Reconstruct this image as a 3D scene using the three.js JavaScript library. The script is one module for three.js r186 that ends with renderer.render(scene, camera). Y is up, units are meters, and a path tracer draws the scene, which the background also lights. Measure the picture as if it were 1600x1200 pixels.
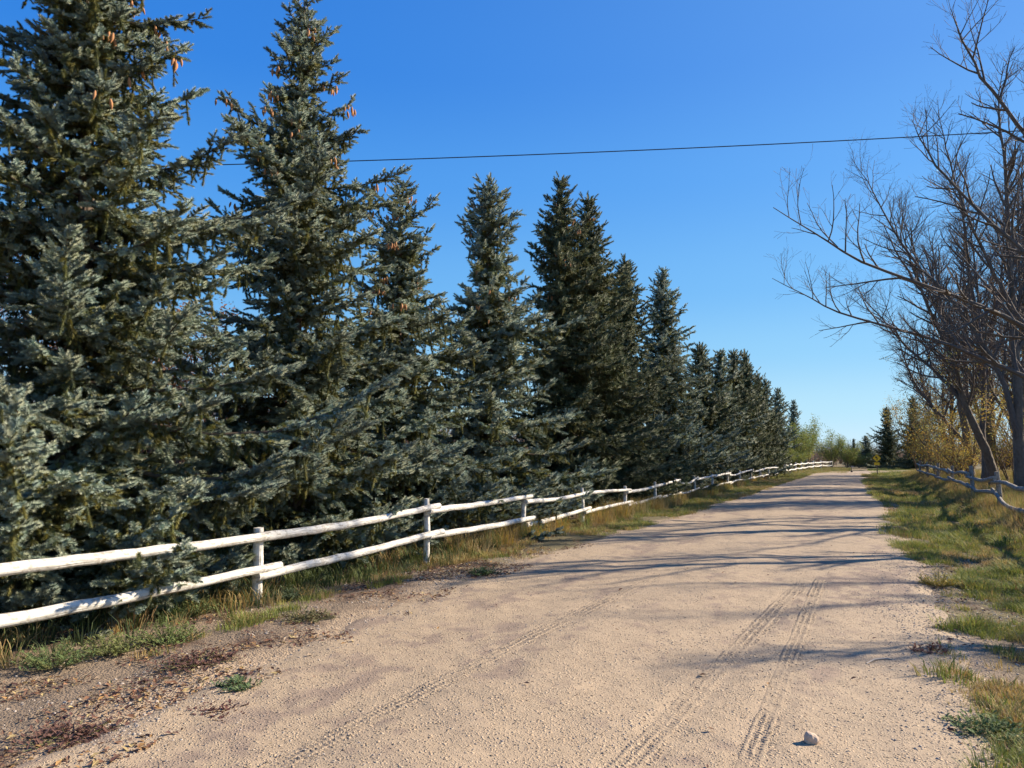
import * as THREE from 'three';

// ---------- camera, sky, sun, exposure ----------
const scene = new THREE.Scene();
const camera = new THREE.PerspectiveCamera(53.13, 4 / 3, 0.05, 3000);
const YAW = 24.34 * Math.PI / 180, PITCH = 5.0 * Math.PI / 180;
camera.position.set(0, 1.65, 0);
camera.lookAt(-Math.sin(YAW) * Math.cos(PITCH), 1.65 + Math.sin(PITCH), -Math.cos(YAW) * Math.cos(PITCH));
const renderer = new THREE.WebGLRenderer({ antialias: true });
renderer.setSize(1024, 768);
renderer.toneMapping = THREE.LinearToneMapping;
renderer.toneMappingExposure = 2.0;
renderer.shadowMap.enabled = true;
const SUN_EL = 25 * Math.PI / 180, SUN_AZ = 38 * Math.PI / 180;             // azimuth: right of the road's direction
const sunDir = new THREE.Vector3(Math.sin(SUN_AZ) * Math.cos(SUN_EL), Math.sin(SUN_EL), -Math.cos(SUN_AZ) * Math.cos(SUN_EL));
const sun = new THREE.DirectionalLight(new THREE.Color(1, 0.87, 0.7), 5);
sun.position.copy(sunDir).multiplyScalar(120); sun.target.position.set(-2, 0, -25);
sun.castShadow = true; sun.shadow.radius = 1.2; sun.shadow.mapSize.set(4096, 4096);
Object.assign(sun.shadow.camera, { left: -70, right: 70, top: 60, bottom: -60, near: 1, far: 320 });
scene.add(sun, sun.target);
{ // clear autumn sky: deep blue overhead, pale towards the horizon and a little paler round the sun
  const W = 1024, H = 512, d = new Float32Array(W * H * 4);
  const stops = [[0, [0.36, 0.47, 0.54]], [0.05, [0.265, 0.43, 0.53]], [0.12, [0.155, 0.34, 0.525]], [0.2, [0.09, 0.265, 0.515]], [0.33, [0.043, 0.188, 0.485]], [0.45, [0.021, 0.134, 0.435]], [0.7, [0.011, 0.09, 0.35]], [1, [0.01, 0.062, 0.27]]];
  for (let y = 0; y < H; y++) for (let x = 0; x < W; x++) {
    const el = ((y + 0.5) / H - 0.5) * Math.PI, az = ((x + 0.5) / W - 0.5) * 2 * Math.PI;
    const s = Math.max(0, Math.sin(el)); let k = 0; while (k < stops.length - 2 && s > stops[k + 1][0]) k++;
    const t = Math.min(1, (s - stops[k][0]) / (stops[k + 1][0] - stops[k][0])), t2 = t * t * (3 - 2 * t) * 0.4 + t * 0.6;
    const c = Math.cos(el) * Math.cos(az) * sunDir.x + Math.sin(el) * sunDir.y + Math.cos(el) * Math.sin(az) * sunDir.z;
    const g = 0.17 * Math.pow(Math.max(0, (c + 0.3) / 1.3), 4);
    const o = (y * W + x) * 4;
    for (let q = 0; q < 3; q++) { const b = stops[k][1][q] * (1 - t2) + stops[k + 1][1][q] * t2; d[o + q] = 0.875 * (b + g * ([0.44, 0.70, 0.85][q] - b * 0.5)); }
    d[o + 3] = 1;
  }
  const sky = new THREE.DataTexture(d, W, H, THREE.RGBAFormat, THREE.FloatType);
  sky.mapping = THREE.EquirectangularReflectionMapping; sky.magFilter = THREE.LinearFilter; sky.minFilter = THREE.LinearFilter; sky.needsUpdate = true;
  scene.background = sky; scene.environment = sky;
}

// ---------- helpers ----------
const rngOf = (a) => () => { a |= 0; a = a + 0x6D2B79F5 | 0; let t = Math.imul(a ^ a >>> 15, 1 | a); t = t + Math.imul(t ^ t >>> 7, 61 | t) ^ t; return ((t ^ t >>> 14) >>> 0) / 4294967296; };
const V = (x, y, z) => new THREE.Vector3(x, y, z);
const lerp = (a, b, t) => a + (b - a) * t, clamp = (x, a, b) => Math.max(a, Math.min(b, x)), sm = (a, b, x) => { const t = clamp((x - a) / (b - a), 0, 1); return t * t * (3 - 2 * t); };
const hash = (x, y) => { let h = Math.imul(x | 0, 374761393) + Math.imul(y | 0, 668265263) | 0; h = Math.imul(h ^ h >>> 13, 1274126177); return ((h ^ h >>> 16) >>> 0) / 4294967296; };
function noise(x, y, per = 0) {
  const xi = Math.floor(x), yi = Math.floor(y), fx = x - xi, fy = y - yi, u = fx * fx * (3 - 2 * fx), v = fy * fy * (3 - 2 * fy);
  const m = (a) => per ? ((a % per) + per) % per : a, x0 = m(xi), x1 = m(xi + 1), y0 = m(yi), y1 = m(yi + 1);
  return lerp(lerp(hash(x0, y0), hash(x1, y0), u), lerp(hash(x0, y1), hash(x1, y1), u), v);
}
const fbm = (x, y, n = 4) => { let s = 0, a = 0.5, f = 1; for (let i = 0; i < n; i++) { s += a * noise(x * f + i * 17.3, y * f - i * 9.1); a *= 0.5; f *= 2.03; } return s; };
function piecewise(table) { return (s) => { if (s <= table[0][0]) return table[0][1]; for (let k = 1; k < table.length; k++) if (s <= table[k][0]) return lerp(table[k - 1][1], table[k][1], sm(0, 1, (s - table[k - 1][0]) / (table[k][0] - table[k - 1][0]))); return table[table.length - 1][1]; }; }
const taken = {};
const numbered = (n) => { const k = taken[n] = (taken[n] ?? -1) + 1; return k ? `${n}_${String(k).padStart(3, '0')}` : n; };
function tag(o, label, category, group, kind) { Object.assign(o.userData, label && { label }, category && { category }, group && { group }, kind && { kind }); return o; }
function add(o, name, parent = scene) { o.name = parent === scene ? numbered(name) : name; o.castShadow = o.receiveShadow = true; parent.add(o); return o; }
function thing(name, label, category, x = 0, y = 0, z = 0, group) { const g = add(new THREE.Group(), name); g.position.set(x, y, z); return tag(g, label, category, group); }

class MB {                                                                    // collects tubes and faces for one mesh
  constructor() { this.p = []; this.n = []; this.u = []; this.i = []; }
  tube(pts, radii, sides = 6, cap = false, wob = null) {
    const k = pts.length, up = V(0, 0, 0), a = V(0, 0, 0), b = V(0, 0, 0), t = V(0, 0, 0); let len = 0; const start = this.p.length / 3;
    t.subVectors(pts[1], pts[0]).normalize(); up.set(Math.abs(t.y) > 0.8 ? 1 : 0, Math.abs(t.y) > 0.8 ? 0 : 1, 0); a.crossVectors(t, up).normalize();
    for (let j = 0; j < k; j++) {
      t.subVectors(pts[Math.min(j + 1, k - 1)], pts[Math.max(j - 1, 0)]).normalize();
      a.addScaledVector(t, -a.dot(t)).normalize(); b.crossVectors(t, a);
      if (j) len += pts[j].distanceTo(pts[j - 1]);
      for (let s = 0; s <= sides; s++) {
        const an = s / sides * Math.PI * 2, c = Math.cos(an), d = Math.sin(an), r = radii[j] * (wob ? wob(s % sides, j) : 1);
        const nx = a.x * c + b.x * d, ny = a.y * c + b.y * d, nz = a.z * c + b.z * d;
        this.p.push(pts[j].x + nx * r, pts[j].y + ny * r, pts[j].z + nz * r); this.n.push(nx, ny, nz); this.u.push(s / sides, len);
      }
    }
    for (let j = 0; j < k - 1; j++) for (let s = 0; s < sides; s++) { const q = start + j * (sides + 1) + s, w = q + sides + 1; this.i.push(q, q + 1, w, q + 1, w + 1, w); }
    if (cap) for (const e of [0, k - 1]) {
      const m = this.p.length / 3, sgn = e ? 1 : -1; t.subVectors(pts[e], pts[e ? e - 1 : 1]).normalize();
      this.p.push(pts[e].x + t.x * radii[e] * 0.15, pts[e].y + t.y * radii[e] * 0.15, pts[e].z + t.z * radii[e] * 0.15); this.n.push(t.x, t.y, t.z); this.u.push(0.5, 0);
      for (let s = 0; s <= sides; s++) { const q = (start + e * (sides + 1) + s) * 3; this.p.push(this.p[q], this.p[q + 1], this.p[q + 2]); this.n.push(t.x, t.y, t.z); this.u.push(0.5 + 0.05 * Math.cos(s / sides * 6.28), 0.05 * Math.sin(s / sides * 6.28)); }
      for (let s = 0; s < sides; s++) sgn > 0 ? this.i.push(m, m + 1 + s, m + 2 + s) : this.i.push(m, m + 2 + s, m + 1 + s);
    }
    return this;
  }
  geo() {
    const g = new THREE.BufferGeometry();
    g.setAttribute('position', new THREE.Float32BufferAttribute(this.p, 3)); g.setAttribute('normal', new THREE.Float32BufferAttribute(this.n, 3)); g.setAttribute('uv', new THREE.Float32BufferAttribute(this.u, 2)); g.setIndex(this.i); return g;
  }
  get empty() { return !this.p.length; }
}
function triGeo(p, colors) { const g = new THREE.BufferGeometry(); g.setAttribute('position', new THREE.Float32BufferAttribute(p, 3)); if (colors) g.setAttribute('color', new THREE.Float32BufferAttribute(colors, 3)); g.computeVertexNormals(); return g; }
const YUP = V(0, 1, 0), tq = new THREE.Quaternion(), tq2 = new THREE.Quaternion(), tm = new THREE.Matrix4(), tc = new THREE.Color();
class Scatter {                                                               // copies of one shape, too many to count
  constructor() { this.m = []; this.c = []; }
  put(p, dir, spin, s, col, sy = s) { tq.setFromUnitVectors(YUP, dir); tq2.setFromAxisAngle(YUP, spin); tq.multiply(tq2); tm.compose(p, tq, V(s, sy, s)); this.m.push(...tm.elements); if (col) this.c.push(col[0], col[1], col[2]); }
  mesh(geo, mat) {
    const n = this.m.length / 16, im = new THREE.InstancedMesh(geo, mat, n);
    im.instanceMatrix.array.set(this.m); if (this.c.length) im.instanceColor = new THREE.InstancedBufferAttribute(new Float32Array(this.c), 3);
    im.castShadow = im.receiveShadow = true; return im;
  }
}
function tex(w, h, f, srgb) {
  const d = new Uint8Array(w * h * 4);
  for (let y = 0; y < h; y++) for (let x = 0; x < w; x++) { const c = f(x, y), o = (y * w + x) * 4; d[o] = clamp(c[0] * 255, 0, 255); d[o + 1] = clamp(c[1] * 255, 0, 255); d[o + 2] = clamp(c[2] * 255, 0, 255); d[o + 3] = 255; }
  const t = new THREE.DataTexture(d, w, h); t.wrapS = t.wrapT = THREE.RepeatWrapping; t.magFilter = THREE.LinearFilter; t.minFilter = THREE.LinearMipmapLinearFilter; t.generateMipmaps = true; if (srgb) t.colorSpace = THREE.SRGBColorSpace; t.needsUpdate = true; return t;
}
const std = (o) => new THREE.MeshStandardMaterial({ roughness: 0.9, ...o }), lin = (r, g, b) => new THREE.Color().setRGB(r, g, b);
const leafy = (r, g, b, through = 0.35) => new THREE.MeshPhysicalMaterial({ color: lin(r, g, b), roughness: 0.85, transmission: through, thickness: 0, side: THREE.DoubleSide, specularIntensity: 0.5 });

// ---------- the lie of the land (x to the right of the camera, s = metres up the road = -z) ----------
const XL = piecewise([[-8, -3.7], [3, -3.75], [4.8, -4.05], [8, -4.45], [12, -4.4], [16, -4.2], [21, -3.95], [35, -3.65], [60, -3.1]]);
const XR = piecewise([[-8, 0.4], [5, 0.38], [12, 0.4], [23, 0.34], [36, 0.15], [49, -0.05], [60, -0.1]]);
const fenceX = piecewise([[0, -6.6], [4, -6.45], [7, -6.32], [10.1, -5.92], [13.4, -5.8], [17, -5.8], [23, -5.6], [30, -5.55], [46, -5.0], [60, -4.7]]);
function hgt(x, s) {                                                          // ground height
  let h = (fbm(x * 0.35 + 40, s * 0.35) - 0.47) * 0.16 + (fbm(x * 2.3, s * 2.3 + 9, 3) - 0.44) * 0.05;
  const l = XL(s), r = XR(s), d = s < 62 ? Math.max(l - x, x - r) : 3;
  h *= sm(-0.3, 1.2, d);
  h -= 0.05 * sm(0.2, -0.5, d) * (s < 61 ? 1 : 0);
  if (s < 62 && x > r) h -= 0.10 * sm(0.3, 1.3, x - r) * (1 - sm(1.6, 2.8, x - r));
  if (s < 16 && x < l) h -= 0.10 * sm(0.5, 1.8, l - x) * (1 - sm(8, 15, s));
  if (s >= 55) h -= 0.06 * sm(55, 62, s);
  return h;
}

// ---------- textures ----------

const GT = 2048, gravelH = new Float32Array(GT * GT), gravelC = new Float32Array(GT * GT * 3);
{
  const rng = rngOf(5);
  for (let y = 0; y < GT; y++) for (let x = 0; x < GT; x++) {
    const k = y * GT + x, n = noise(x / 16, y / 16, 128) * 0.5 + noise(x / 64, y / 64, 32) * 0.5, f = hash(x, y);
    gravelH[k] = 0.18 + n * 0.1 + f * 0.08; const v = 0.80 + 0.2 * n + (f - 0.5) * 0.16;
    gravelC[k * 3] = v; gravelC[k * 3 + 1] = v * 0.99; gravelC[k * 3 + 2] = v * 0.97;
  }
  const N = 190000;                                                           // grit: 5 to 28 mm stones in the wearing course
  for (let k = 0; k < N; k++) {
    const big = rng(), r = big < 0.80 ? 0.9 + rng() * 1.3 : big < 0.97 ? 1.6 + rng() * 1.5 : 2.6 + rng() * 2, cx = rng() * GT, cy = rng() * GT, e = 0.65 + rng() * 0.35, a = rng() * 3.14, ca = Math.cos(a), sa = Math.sin(a);
    const tone = rng(), t = tone < 0.5 ? 0.78 + rng() * 0.3 : tone < 0.75 ? 1.05 + rng() * 0.25 : 0.26 + rng() * 0.3, warm = (rng() - 0.5) * 0.16, hh = 0.25 + r * 0.11 * (0.7 + rng() * 0.5), R = Math.ceil(r);
    for (let dy = -R; dy <= R; dy++) for (let dx = -R; dx <= R; dx++) {
      const u = (dx * ca + dy * sa) / r, v = (dy * ca - dx * sa) / (r * e), q = u * u + v * v; if (q > 1) continue;
      const i = (((cy + dy | 0) + GT) % GT) * GT + (((cx + dx | 0) + GT) % GT), h = hh * Math.sqrt(1 - q * 0.85);
      if (h > gravelH[i]) { gravelH[i] = h; gravelC[i * 3] = t * (1 + warm); gravelC[i * 3 + 1] = t; gravelC[i * 3 + 2] = t * (1 - warm * 0.7); }
    }
  }
}
const toS = (v) => { v = clamp(v, 0, 1); return v <= 0.0031308 ? v * 12.92 : 1.055 * Math.pow(v, 1 / 2.4) - 0.055; };
const gravelMap = tex(GT, GT, (x, y) => { const k = (y * GT + x) * 3; return [toS(gravelC[k] * 0.7), toS(gravelC[k + 1] * 0.7), toS(gravelC[k + 2] * 0.7)]; }, true);
const gravelBump = tex(GT, GT, (x, y) => { const v = gravelH[y * GT + x] * 0.9; return [v, v, v]; });
const soilMap = tex(1024, 1024, (x, y) => { const n = noise(x / 5, y / 5, 0) * 0.3 + noise(x / 32, y / 32, 32) * 0.35 + hash(x, y) * 0.35, v = toS(0.42 + n * 0.5); return [v, v * 0.985, v * 0.96]; }, true);
const soilBump = tex(1024, 1024, (x, y) => { const n = noise(x / 4, y / 4, 256) * 0.45 + noise(x / 16, y / 16, 64) * 0.35 + hash(x, y) * 0.2; return [n, n, n]; });
const woodMap = (white, grey, dirt, seed) => tex(256, 1024, (x, y) => {        // u once round the log, v runs along it
  const g = noise(x / 256 * 40 + seed, y / 1024 * 5, 0), g2 = noise(x / 256 * 18, y / 1024 * 9 + seed), w = sm(0.42, 0.68, fbm(x / 256 * 6 + seed, y / 1024 * 26, 4) + (g - 0.5) * 0.22), dk = sm(0.6, 0.85, g2) * 0.4 + sm(0.64, 0.8, fbm(x / 256 * 14, y / 1024 * 40 + seed, 3)) * 0.5;
  return [0, 1, 2].map((q) => toS(lerp(lerp(white[q], grey[q], w), dirt[q], dk) * (0.9 + 0.2 * g)));
}, true);
const woodBump = tex(256, 1024, (x, y) => { const g = noise(x / 256 * 40, y / 1024 * 4) * 0.6 + fbm(x / 256 * 8, y / 1024 * 30, 3) * 0.5; return [g, g, g]; });
const barkMap = tex(256, 512, (x, y) => { const g = noise(x / 256 * 26, y / 512 * 12, 0), f = fbm(x / 256 * 7, y / 512 * 10, 4), v = 0.45 + g * 0.35 + f * 0.4; return [toS(v * 0.98), toS(v * 0.95), toS(v * 0.9)]; }, true);
const barkBump = tex(256, 512, (x, y) => { const g = noise(x / 256 * 26, y / 512 * 9) * 0.7 + fbm(x / 256 * 20, y / 512 * 20, 3) * 0.4; return [g, g, g]; });

// ---------- materials ----------
const M = {
  road: std({ color: lin(0.585, 0.44, 0.285), map: gravelMap, bumpMap: gravelBump, bumpScale: 0.025, roughness: 0.95, vertexColors: true }),
  soil: std({ color: lin(1, 1, 1), map: soilMap, bumpMap: soilBump, bumpScale: 0.025, roughness: 1, vertexColors: true }),
  white: std({ map: woodMap([0.70, 0.67, 0.60], [0.46, 0.42, 0.35], [0.22, 0.18, 0.13], 3), bumpMap: woodBump, bumpScale: 0.006, roughness: 0.8 }),
  grey: std({ map: woodMap([0.34, 0.305, 0.255], [0.20, 0.175, 0.14], [0.10, 0.085, 0.065], 11), bumpMap: woodBump, bumpScale: 0.006 }),
  cutEnd: std({ color: lin(0.36, 0.27, 0.17) }),
  spruceBark: std({ color: lin(0.16, 0.115, 0.085), map: barkMap, bumpMap: barkBump, bumpScale: 0.02 }),
  twigWood: std({ color: lin(0.10, 0.07, 0.045) }),
  bark: std({ color: lin(0.20, 0.165, 0.13), map: barkMap, bumpMap: barkBump, bumpScale: 0.02 }),
  limb: std({ color: lin(0.17, 0.14, 0.115), map: barkMap, bumpMap: barkBump, bumpScale: 0.01 }),
  twig: std({ color: lin(0.15, 0.115, 0.09) }),
  shrubWood: std({ color: lin(0.16, 0.12, 0.09) }),
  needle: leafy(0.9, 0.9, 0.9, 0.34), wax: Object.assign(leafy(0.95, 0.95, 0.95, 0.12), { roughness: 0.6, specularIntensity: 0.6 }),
  cone: std({ color: lin(0.42, 0.2, 0.085) }),
  grass: leafy(0.9, 0.9, 0.9, 0.4),
  leaf: leafy(0.9, 0.9, 0.9, 0.4),
  dryLeaf: leafy(0.9, 0.9, 0.9, 0.15),
  pebble: std({ color: lin(0.85, 0.85, 0.85) }),
  cable: std({ color: lin(0.03, 0.03, 0.035), roughness: 0.6 }),
  signYellow: std({ color: lin(0.85, 0.58, 0.03), roughness: 0.45 }),
  signBlack: std({ color: lin(0.015, 0.015, 0.015), roughness: 0.5 }),
  steel: std({ color: lin(0.35, 0.36, 0.37), metalness: 0.6, roughness: 0.5 }),
  post: std({ color: lin(0.20, 0.16, 0.12) }),
};

// ---------- ground ----------

const dirtMask = (x, s) => {                                                   // [soil colour] of the open ground: dry soil, grit beside the road, litter, turf
  const l = XL(s), r = XR(s), n = fbm(x * 1.1 + 7, s * 1.1, 4), n2 = fbm(x * 4 + 3, s * 4, 3), f = fenceX(s);
  const soil = [0.37, 0.28, 0.195], grit = [0.60, 0.455, 0.31], turf = [0.20, 0.17, 0.07], litter = [0.17, 0.095, 0.06], straw = [0.34, 0.25, 0.12];
  const mixc = (a, b, t) => [0, 1, 2].map((q) => lerp(a[q], b[q], t));
  let c = soil;
  if (s > 62) return mixc(turf, straw, sm(0.4, 0.6, n));
  if (x < l) { const d = l - x; c = mixc(grit, soil, sm(0.05, 0.8, d + (n - 0.47) * 1.2)); c = mixc(c, turf, sm(8, 12, s) * sm(0.15, 0.5, d + (n - 0.47)) * 0.9); c = mixc(c, litter, sm(0.46, 0.62, n2 * 0.5 + n * 0.5) * 0.75 * (1 - sm(9, 13, s))); if (x < f - 0.2) c = mixc(c, litter, 0.75); if (x < -14) c = mixc(turf, straw, sm(0.4, 0.6, n)); }
  else if (x > r) { const d = x - r; c = mixc(grit, soil, sm(0.0, 0.6, d + (n - 0.47) * 1.0)); c = mixc(c, turf, sm(0.2, 0.9, d + (n - 0.47) * 1.6)); c = mixc(c, straw, sm(2.6, 3.4, d) * 0.7); c = mixc(c, litter, sm(0.5, 0.62, n2) * 0.5); }
  return c;
};
{
  const xs = [], zs = [];
  for (let x = 9; x < 900; x = x * 1.16 + 0.3) xs.push(x); xs.reverse(); const right = xs.slice().reverse(); xs.length = 0;
  for (let x = 15; x < 900; x = x * 1.15 + 0.4) xs.push(-x); xs.reverse();
  for (let x = -15; x < -7; x += 0.25) xs.push(x); for (let x = -7; x < 4; x += 0.08) xs.push(x); for (let x = 4; x < 9; x += 0.25) xs.push(x); xs.push(...right);
  for (let s = -900; s < -8; s = s * 0.86 + 0.4) zs.push(s); for (let s = -6; s < 2; s += 0.5) zs.push(s); for (let s = 2; s < 14; s += 0.08) zs.push(s); for (let s = 14; s < 40; s += 0.2) zs.push(s); for (let s = 40; s < 100; s += 0.8) zs.push(s); for (let s = 100; s < 2000; s = s * 1.12) zs.push(s);
  xs.sort((a, b) => a - b); zs.sort((a, b) => a - b);
  const p = [], c = [], u = [], ix = [], nx = xs.length;
  for (const s of zs) for (const x of xs) { const far = Math.abs(x) > 60 || s > 110 || s < -30; p.push(x, far ? 0 : hgt(x, s), -s); c.push(...dirtMask(clamp(x, -400, 400), s)); u.push(x / 2.6, s / 2.6); }
  for (let j = 0; j < zs.length - 1; j++) for (let k = 0; k < nx - 1; k++) { const a = j * nx + k; ix.push(a, a + 1, a + nx, a + 1, a + nx + 1, a + nx); }
  const g = new THREE.BufferGeometry(); g.setAttribute('position', new THREE.Float32BufferAttribute(p, 3)); g.setAttribute('color', new THREE.Float32BufferAttribute(c, 3)); g.setAttribute('uv', new THREE.Float32BufferAttribute(u, 2)); g.setIndex(ix); g.computeVertexNormals();
  tag(add(new THREE.Mesh(g, M.soil), 'ground'), 'open ground of dry soil, leaf litter and turf on both sides of the road', 'ground', null, 'structure');
}

// ---------- gravel road ----------
function roadAt(s) {                                                          // left and right edge points (x, s)
  if (s <= 60) return [XL(s), s, XR(s), s];
  const R = 16, ph = Math.min((s - 60) / R, 1.35), ext = Math.max(0, s - 60 - 1.35 * R), w = 1.55;
  const cx = -1.6 + R * (1 - Math.cos(ph)) + ext * Math.sin(ph), cs = 60 + R * Math.sin(ph) + ext * Math.cos(ph);
  return [cx - w * Math.cos(ph), cs + w * Math.sin(ph), cx + w * Math.cos(ph), cs - w * Math.sin(ph)];
}
const trackLines = [[-1.14, -0.74, 0.12], [-0.58, -0.52, 0.10], [-2.75, -2.45, 0.12]];   // tyre tracks: x at s = 4, x at s = 10, half width
function roadH(x, s, u) {
  const e = Math.min(u, 1 - u) * 2;
  let h = 0.028 * sm(0, 0.16, e) - 0.035 * (1 - sm(0, 0.1, e)) + 0.035 * sm(0, 1, e);
  h += (fbm(x * 1.4, s * 0.5 + 3, 3) - 0.44) * 0.035 + (fbm(x * 5, s * 4 + 3, 3) - 0.44) * 0.016 + (fbm(x * 14, s * 14, 2) - 0.37) * 0.008;
  h += (fbm(x * 2.2 + 50, s * 2.2, 3) - 0.44) * 0.10 * (1 - sm(0.0, 0.3, e));
  for (const c of [-3.2, -1.0]) h -= 0.012 * Math.exp(-(((x - c) / 0.35) ** 2));
  h += 0.012 * Math.exp(-(((x + 2.15) / 0.4) ** 2)) * (0.5 + fbm(x * 3, s * 3, 2));
  return h;
}
{
  const ss = []; for (let s = -8; s < 2; s += 0.3) ss.push(s); for (let s = 2; s < 13; s += 0.035) ss.push(s); for (let s = 13; s < 30; s += 0.1) ss.push(s); for (let s = 30; s < 130; s += 0.5) ss.push(s);
  const C = 110, p = [], c = [], u = [], ix = [];
  for (const s of ss) { const [lx, ls, rx, rs] = roadAt(s); for (let k = 0; k <= C; k++) { const t = k / C, x = lerp(lx - 0.45, rx + 0.45, t), q = lerp(ls, rs, t);
    let h = roadH(x, q, t);
    for (const [x0, x1, w] of trackLines) { const d = Math.abs(x - lerp(x0, x1, (s - 4) / 6)); if (s < 13) h -= 0.007 * sm(w * 1.15, w * 0.8, d) * sm(13, 11, s); }
    p.push(x, h, -q); u.push(x / 5.2, q / 5.2);
    const n = fbm(x * 0.9 + 11, q * 0.28, 4), m = fbm(x * 3 + 20, q * 1.3, 3), loose = sm(0.47, 0.61, m * 0.45 + n * 0.4 + (fbm(x * 9 + 4, q * 6, 2) - 0.37) * 0.5 + 0.07), b = 1.07 - 0.33 * loose;
    c.push(b, b * (1 - 0.02 * loose), b * (1 + 0.08 * loose)); } }
  for (let j = 0; j < ss.length - 1; j++) for (let k = 0; k < C; k++) { const a = j * (C + 1) + k; ix.push(a, a + 1, a + C + 1, a + 1, a + C + 2, a + C + 1); }
  const g = new THREE.BufferGeometry(); g.setAttribute('position', new THREE.Float32BufferAttribute(p, 3)); g.setAttribute('color', new THREE.Float32BufferAttribute(c, 3)); g.setAttribute('uv', new THREE.Float32BufferAttribute(u, 2)); g.setIndex(ix); g.computeVertexNormals();
  const road = tag(add(new THREE.Mesh(g, M.road), 'gravel_road'), 'tan gravel road with tyre tracks running away between the trees', 'road', null, 'structure');
  for (const [x0, x1, w] of trackLines) {                                       // pressed tread blocks, a fine relief inside each wheel's groove
    const P = [], U = [], I = [], Cc = [], n = 26, ds = 0.011, rows = Math.round(8.6 / ds);
    for (let j = 0; j <= rows; j++) for (let k = 0; k <= n; k++) {
      const s = 3 + j * ds, t = k / n, x = lerp(x0, x1, (s - 4) / 6) + (t - 0.5) * 2 * w, l = XL(s) - 0.45, r = XR(s) + 0.45;
      const lug = Math.sin(t * 4 * Math.PI * 2) > -0.35 ? (Math.sin((s / 0.036 + Math.floor(t * 4) * 0.5 + (t - 0.5) * 1.4) * Math.PI * 2) > -0.2 ? 0 : 1) : 1, fade = 0.35 + 0.65 * sm(0.36, 0.56, fbm(x * 2, s * 1.7 + x0 * 9, 3));
      P.push(x, roadH(x, s, (x - l) / (r - l)) - 0.006 + lug * 0.0065 * fade - 0.012 * Math.pow(Math.abs(t - 0.5) * 2, 6) - 0.01 * (1 - sm(0, 0.6, s - 3)) - 0.012 * sm(9.5, 11.4, s), -s); U.push(x / 5.2, s / 5.2); Cc.push(1.03, 1.03, 1.03);
    }
    for (let j = 0; j < rows; j++) for (let k = 0; k < n; k++) { const a = j * (n + 1) + k; I.push(a, a + 1, a + n + 1, a + 1, a + n + 2, a + n + 1); }
    const q = new THREE.BufferGeometry(); q.setAttribute('position', new THREE.Float32BufferAttribute(P, 3)); q.setAttribute('color', new THREE.Float32BufferAttribute(Cc, 3)); q.setAttribute('uv', new THREE.Float32BufferAttribute(U, 2)); q.setIndex(I); q.computeVertexNormals();
    add(new THREE.Mesh(q, M.road), 'tyre_track', road);
  }
}

// ---------- spruces ----------

function shootGeo(len, reach, n, w, seed) {                                     // a twig end with its needles, along +y
  const rng = rngOf(seed), p = [], d = V(0, 0, 0), b = V(0, 0, 0);
  for (let k = 0; k < n; k++) {
    const t = (k + 0.5) / n, a = k * 2.39996 + rng() * 0.4, open = lerp(1.2, 0.5, t * t) + (rng() - 0.5) * 0.3, r = reach * (0.8 + rng() * 0.35);
    d.set(Math.cos(a) * Math.sin(open), Math.cos(open), Math.sin(a) * Math.sin(open)); b.set(-Math.sin(a), 0, Math.cos(a)).multiplyScalar(w / 2);
    const y = t * len; p.push(b.x, y + b.y, b.z, d.x * r, y + d.y * r, d.z * r, -b.x, y - b.y, -b.z);
  }
  const e = w * 0.8; for (let k = 0; k < 3; k++) { const a = k * 2.094, c = a + 2.094; p.push(Math.cos(a) * e, 0, Math.sin(a) * e, 0, len, 0, Math.cos(c) * e, 0, Math.sin(c) * e); }
  return triGeo(p);
}
const SHOOTS = [shootGeo(0.086, 0.038, 92, 0.0082, 1), shootGeo(0.13, 0.056, 72, 0.0135, 2), shootGeo(0.2, 0.085, 56, 0.026, 3)];
const SPACING = [1, 1.5, 2.5];
const coneGeo = (() => { const pts = []; for (let k = 0; k <= 8; k++) { const t = k / 8; pts.push(new THREE.Vector2(Math.max(0.001, 0.016 * Math.sin(Math.PI * Math.min(1, 0.12 + t * 0.88)) * (1 + 0.18 * (k % 2))), -t * 0.105)); } return new THREE.LatheGeometry(pts, 7); })();
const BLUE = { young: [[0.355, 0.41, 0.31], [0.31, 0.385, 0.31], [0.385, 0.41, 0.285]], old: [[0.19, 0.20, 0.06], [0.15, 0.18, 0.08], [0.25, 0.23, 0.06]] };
const GREEN = { young: [[0.20, 0.225, 0.115], [0.215, 0.235, 0.135], [0.17, 0.20, 0.10]], old: [[0.145, 0.16, 0.052], [0.115, 0.14, 0.06], [0.18, 0.17, 0.052]] };
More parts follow.
